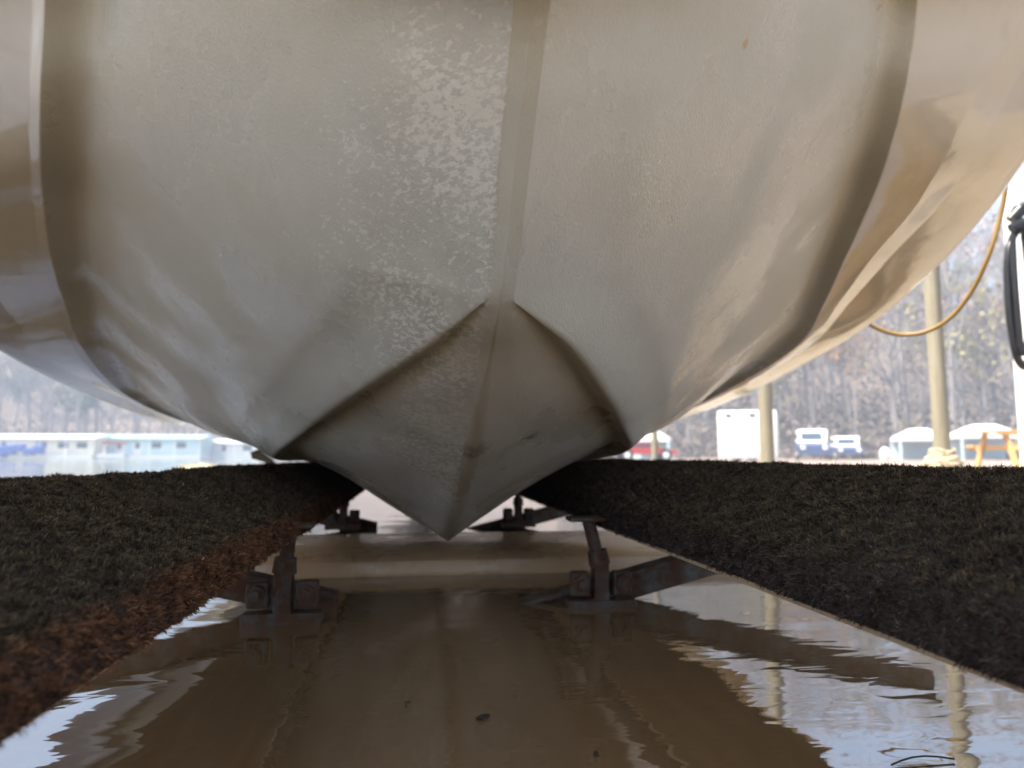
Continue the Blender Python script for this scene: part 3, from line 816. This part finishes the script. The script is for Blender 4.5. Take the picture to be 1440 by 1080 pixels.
vehicle('pickup_truck', 'blue pickup with tall white camper top beside the trailer', 'truck', 1142, 44, R(-117), 4.9, 1.9, M['blue'], M['white'], 2.0, 1.15, (-.5, .18))
vehicle('utility_vehicle', 'small blue and white utility vehicle facing us right of the pickup', 'vehicle', 1190, 47, R(-114), 3.4, 1.7, M['blue'], M['white'], 1.65, .95, (-.45, .2))
vehicle('parked_car', 'bright red parked car peeking out beside the right end of the hull', 'car', 905, 40, R(-8), 3.6, 1.75, M['red'], M['red'], 1.05, .72, (-.3, .25))
def canopy(px, d, w, label, h_=2.5):
    p = P(px, 640, d); e = empty('canopy_tent', (p.x, p.y, gz_at(p.x, p.y)), R(-25)); tag(e, label, 'canopy')
    m = MB(); b = [m.bm.verts.new((sx*w/2, sy*w/2, h_*.72)) for sx, sy in ((-1, -1), (1, -1), (1, 1), (-1, 1))]
    t_ = [m.bm.verts.new((sx*w*.16, sy*w*.16, h_)) for sx, sy in ((-1, -1), (1, -1), (1, 1), (-1, 1))]
    u = [m.bm.verts.new((sx*w/2, sy*w/2, h_*.60)) for sx, sy in ((-1, -1), (1, -1), (1, 1), (-1, 1))]
    for i in range(4):
        j = (i+1) % 4; m.bm.faces.new((b[i], b[j], t_[j], t_[i])); m.bm.faces.new((u[i], u[j], b[j], b[i]))
    m.bm.faces.new(t_); m.build('canopy_top', M['white_roof'], e)
    for sx in (-1, 1):
        for sy in (-1, 1):
            m = MB(); m.box((sx*w*.48, sy*w*.48, h_*.33), (.13, .13, h_*.66)); m.build('leg', M['pale_blue'], e)
    m = MB(); m.box((0, w*.45, h_*.32), (w*.9, .03, h_*.6)); m.build('back_wall', M['pale_blue'], e)
canopy(1293, 44, 2.9, 'white peaked canopy tent left of the rope-wrapped post', 2.1)
canopy(1384, 45, 3.7, 'larger white peaked canopy tent behind the wooden table', 2.45)
canopy(915, 52, 3.0, 'white peaked canopy tent behind the red car', 2.2)
p = P(1245, 640, 44); m = MB(); gq = gz_at(p.x, p.y); m.ball((p.x, p.y, gq+.45), (.34, .34, .4), 16); m.cyl((p.x, p.y, gq), (p.x, p.y, gq+.3), .3, .4)
tag(m.build('round_buoy', M['white'], None, True), 'small round white buoy on the shore left of the canopies', 'buoy')
# platform and picnic table
p = P(1425, 640, 12.5)
pf = empty('swim_platform', (p.x+.8, 12.5, 0)); tag(pf, 'low floating plank platform under the wooden table', 'platform')
pl = MB(); pl.box((0, 0, 0), (4.4, .14, .03)); plm2 = pl.mesh('plank', M['deck_wood'])
for k in range(20):
    o = link('plank', plm2, pf); o.location = (random.uniform(-.01, .01), -1.45+k*.148, .17)
m = MB(); m.box((0, 0, .06), (4.2, 2.9, .18)); m.build('float_block', M['white'], pf)
tb = empty('picnic_table', (p.x, 12.4, .185), R(-6)); tag(tb, 'orange wooden picnic table at the right edge behind the bunk', 'table')
for k in range(5):
    m = MB(); m.box((.3, -.3+k*.15, .70), (2.0, .14, .04), bev=.004); m.build('top_plank', M['orange_wood'], tb)
m = MB(); m.box((.3, -.385, .655), (1.9, .03, .07)); m.build('apron', M['orange_wood'], tb)
for sy in (-.72, .72):
    m = MB(); m.box((.45, sy, .42), (1.8, .26, .04), bev=.004); m.build('bench_seat', M['orange_wood'], tb)
for sx in (-.45, 1.1):
    for sy in (-1, 1):
        m = MB(); m.prism([(sx, sy*.2, .68), (sx, sy*.32, .68), (sx, sy*.62, 0), (sx, sy*.5, 0)], (.045, 0, 0)); m.build('leg', M['orange_wood'], tb)
    m = MB(); m.box((sx+.07, 0, .38), (.04, 1.7, .08)); m.build('brace', M['orange_wood'], tb)

# ------------------------------------------------------------------ trees
def leaf_mat(name, a, b):
    t = NT(name); oi = t.n('ShaderNodeObjectInfo')
    f = t.math('ADD', t.math('MULTIPLY', t.noise(.6, 3), .6), t.math('MULTIPLY', oi.outputs['Random'], .4))
    return t.set(Base__Color=t.mix(f, a, b), Roughness=.8)
M['bark'] = plain('grey_bark', (.22, .20, .19), .9, .2, 3)
M['twig'] = plain('twig_bark', (.16, .135, .125), .9, .25, 1)
LEAF = [leaf_mat('pale_yellow_leaves', (.20, .19, .08), (.27, .23, .10)), leaf_mat('pinkish_buds', (.30, .17, .14), (.36, .24, .18)),
        leaf_mat('evergreen_leaves', (.045, .075, .035), (.08, .11, .05)), leaf_mat('brown_leaves', (.25, .14, .06), (.34, .21, .10))]
def tree_meshes(seed, hgt, spread, leafm, nleaf, ls):
    rd = random.Random(seed); tm = MB(); cm = MB(); tips = []
    def grow(p, d, L, r, lvl):
        n = 4; pts = [p]; q = p.copy(); dd = d.copy()
        for i in range(n):
            dd = (dd+Vector((rd.uniform(-1, 1), rd.uniform(-1, 1), rd.uniform(-.3, .6)))*(.07 if lvl == 0 else .18)).normalized()
            q = q+dd*L/n; pts.append(q.copy())
        tgt = tm if lvl < 2 else cm
        tgt.tube([tuple(x) for x in pts], [r*(1-.75*i/n) for i in range(n+1)], 5 if lvl < 2 else 3)
        if lvl >= 2: tips.extend(pts[1:])
        if lvl < 3:
            k = (9, 5, 3)[lvl]
            for i in range(k):
                u = rd.uniform(.35 if lvl == 0 else .25, 1); j = min(n-1, int(u*n)); b = pts[j].lerp(pts[j+1], u*n-j)
                a = rd.uniform(0, 6.28); out = Vector((math.cos(a), math.sin(a), rd.uniform(.25, .9)))
                grow(b, (dd*.45+out*spread).normalized(), L*rd.uniform(.36, .55), r*(1-.75*u)*.6+.008, lvl+1)
    grow(Vector((0, 0, -.4)), Vector((rd.uniform(-.06, .06), rd.uniform(-.06, .06), 1)).normalized(), hgt*.82, hgt*.014, 0)
    for i in range(nleaf):
        c = rd.choice(tips)+Vector((rd.gauss(0, .35), rd.gauss(0, .35), rd.gauss(0, .3)))
        q = Euler((rd.uniform(0, 6), rd.uniform(0, 6), 0)).to_matrix(); s_ = ls*rd.uniform(.6, 1.4)
        vs_ = [cm.bm.verts.new(c+q @ Vector(v)*s_) for v in ((-.5, -.35, 0), (.5, -.25, .1), (.35, .45, 0), (-.4, .3, -.1))]
        f = cm.bm.faces.new(vs_); f.material_index = 1
    bmesh.ops.recalc_face_normals
    tme = tm.mesh('trunk', M['bark'], True)
    cme = bpy.data.meshes.new('crown'); cm.bm.to_mesh(cme); cm.bm.free()
    cme.materials.append(M['twig']); cme.materials.append(leafm)
    return tme, cme
protos = [tree_meshes(1, 15, .75, LEAF[0], 500, .34), tree_meshes(2, 17, .6, LEAF[1], 250, .26), tree_meshes(3, 14, .8, LEAF[3], 380, .3),
          tree_meshes(4, 16, .7, LEAF[1], 60, .25), tree_meshes(5, 13, .9, LEAF[2], 1300, .42), tree_meshes(6, 18, .55, LEAF[0], 180, .3)]
TL = ['bare tree hung with pale yellow leaves on the wooded hillside', 'slim tree with pinkish buds on the wooded hillside', 'tree keeping brown leaves on the wooded hillside',
      'leafless grey tree on the wooded hillside', 'dark green bushy tree on the wooded hillside', 'tall thin nearly bare tree on the wooded hillside']
def plant(x, y, k, sc):
    e = empty('hillside_tree', (x, y, gz_at(x, y)), random.uniform(0, 6.28)); e.scale = (sc, sc, sc*random.uniform(.9, 1.15))
    tag(e, TL[k], 'tree', TL[k].replace('tree', 'trees', 1))
    link('trunk', protos[k][0], e); link('crown', protos[k][1], e)
placed = []
def try_plant(a, r_, kinds, sc):
    x, y = r_*math.sin(a), r_*math.cos(a)
    if any((x-q[0])**2+(y-q[1])**2 < 2.2**2 for q in placed): return
    placed.append((x, y)); plant(x, y, random.choices(range(6), kinds)[0], sc)
VPA = 0.0
for i in range(230):      # hill on the right
    a = math.atan(random.uniform(.22, 1.02)); r_ = 66+95*random.random()**1.3
    try_plant(a, r_, (2.5, 4, 2, 6, .8, 6), random.uniform(.75, 1.15))
for i in range(130):       # hill on the left
    a = math.atan(random.uniform(-.68, -.13)); r_ = 121+70*random.random()**1.3
    try_plant(a, r_, (2, 4, 4, 4, 1.2, 4), random.uniform(.75, 1.15))
for i in range(40):       # round the rest of the lake, seen in the gloss of the hull and in the water
    a = random.choice((random.uniform(.9, 1.9), random.uniform(-2.2, -.7), random.uniform(1.9, 4.2)))
    r_ = random.uniform(150, 190) if not .9 < a < 1.5 else random.uniform(66, 120)
    try_plant(a, r_, (2, 2, 3, 3, 2, 3), random.uniform(.9, 1.3))

# low brush and saplings that cover the slopes
N = 80000
a = np.where(rng.random(N) < .62, np.arctan(rng.uniform(.2, 1.15, N)), np.arctan(rng.uniform(-.75, -.12, N)))
r0 = np.where(a > 0, 64, 120); r_ = r0+rng.random(N)**1.2*90
bx, by = r_*np.sin(a), r_*np.cos(a); bz = ground_h(bx, by)
hh = rng.random(N)**2*3.2
cen = np.stack([bx, by, bz+hh+.2], 1)
q1 = rng.normal(size=(N, 3)); q1 /= np.linalg.norm(q1, axis=1)[:, None]; q2 = np.cross(q1, rng.normal(size=(N, 3))); q2 /= np.linalg.norm(q2, axis=1)[:, None]
sz = (.10+.26*rng.random(N))[:, None]
V = np.stack([cen-q1*sz, cen+q2*sz*.5, cen+q1*sz, cen-q2*sz*.5], 1).reshape(-1, 3)
me = raw_mesh('hillside_brush', V, np.arange(N*4).reshape(-1, 4).tolist(), None, False)
t = NT('mixed_brush')
f = t.noise(.35, 4, .6)
M['brush'] = t.set(Base__Color=t.ramp(f, [(.30, (.06, .075, .04)), (.45, (.15, .12, .10)), (.55, (.17, .145, .135)), (.68, (.24, .21, .10))]), Roughness=.9)
me.materials.append(M['brush']); tag(link('hillside_brush', me), 'low tangled brush covering the slopes below the trees', 'brush', kind='stuff')

# ------------------------------------------------------------------ haze added over the lake, mostly standing in for lens glare
m = MB(); m.box((0, 0, 47), (900, 900, 100))
hz = m.build('haze', None); tag(hz, kind='stuff')
hm = bpy.data.materials.new('haze_air'); hm.use_nodes = True
for nd in list(hm.node_tree.nodes):
    if nd.type == 'BSDF_PRINCIPLED': hm.node_tree.nodes.remove(nd)
pv = hm.node_tree.nodes.new('ShaderNodeVolumePrincipled'); pv.inputs['Color'].default_value = (.68, .80, 1, 1); pv.inputs['Density'].default_value = .0035
hm.node_tree.links.new(pv.outputs[0], hm.node_tree.nodes['Material Output'].inputs['Volume'])
hz.data.materials.append(hm)
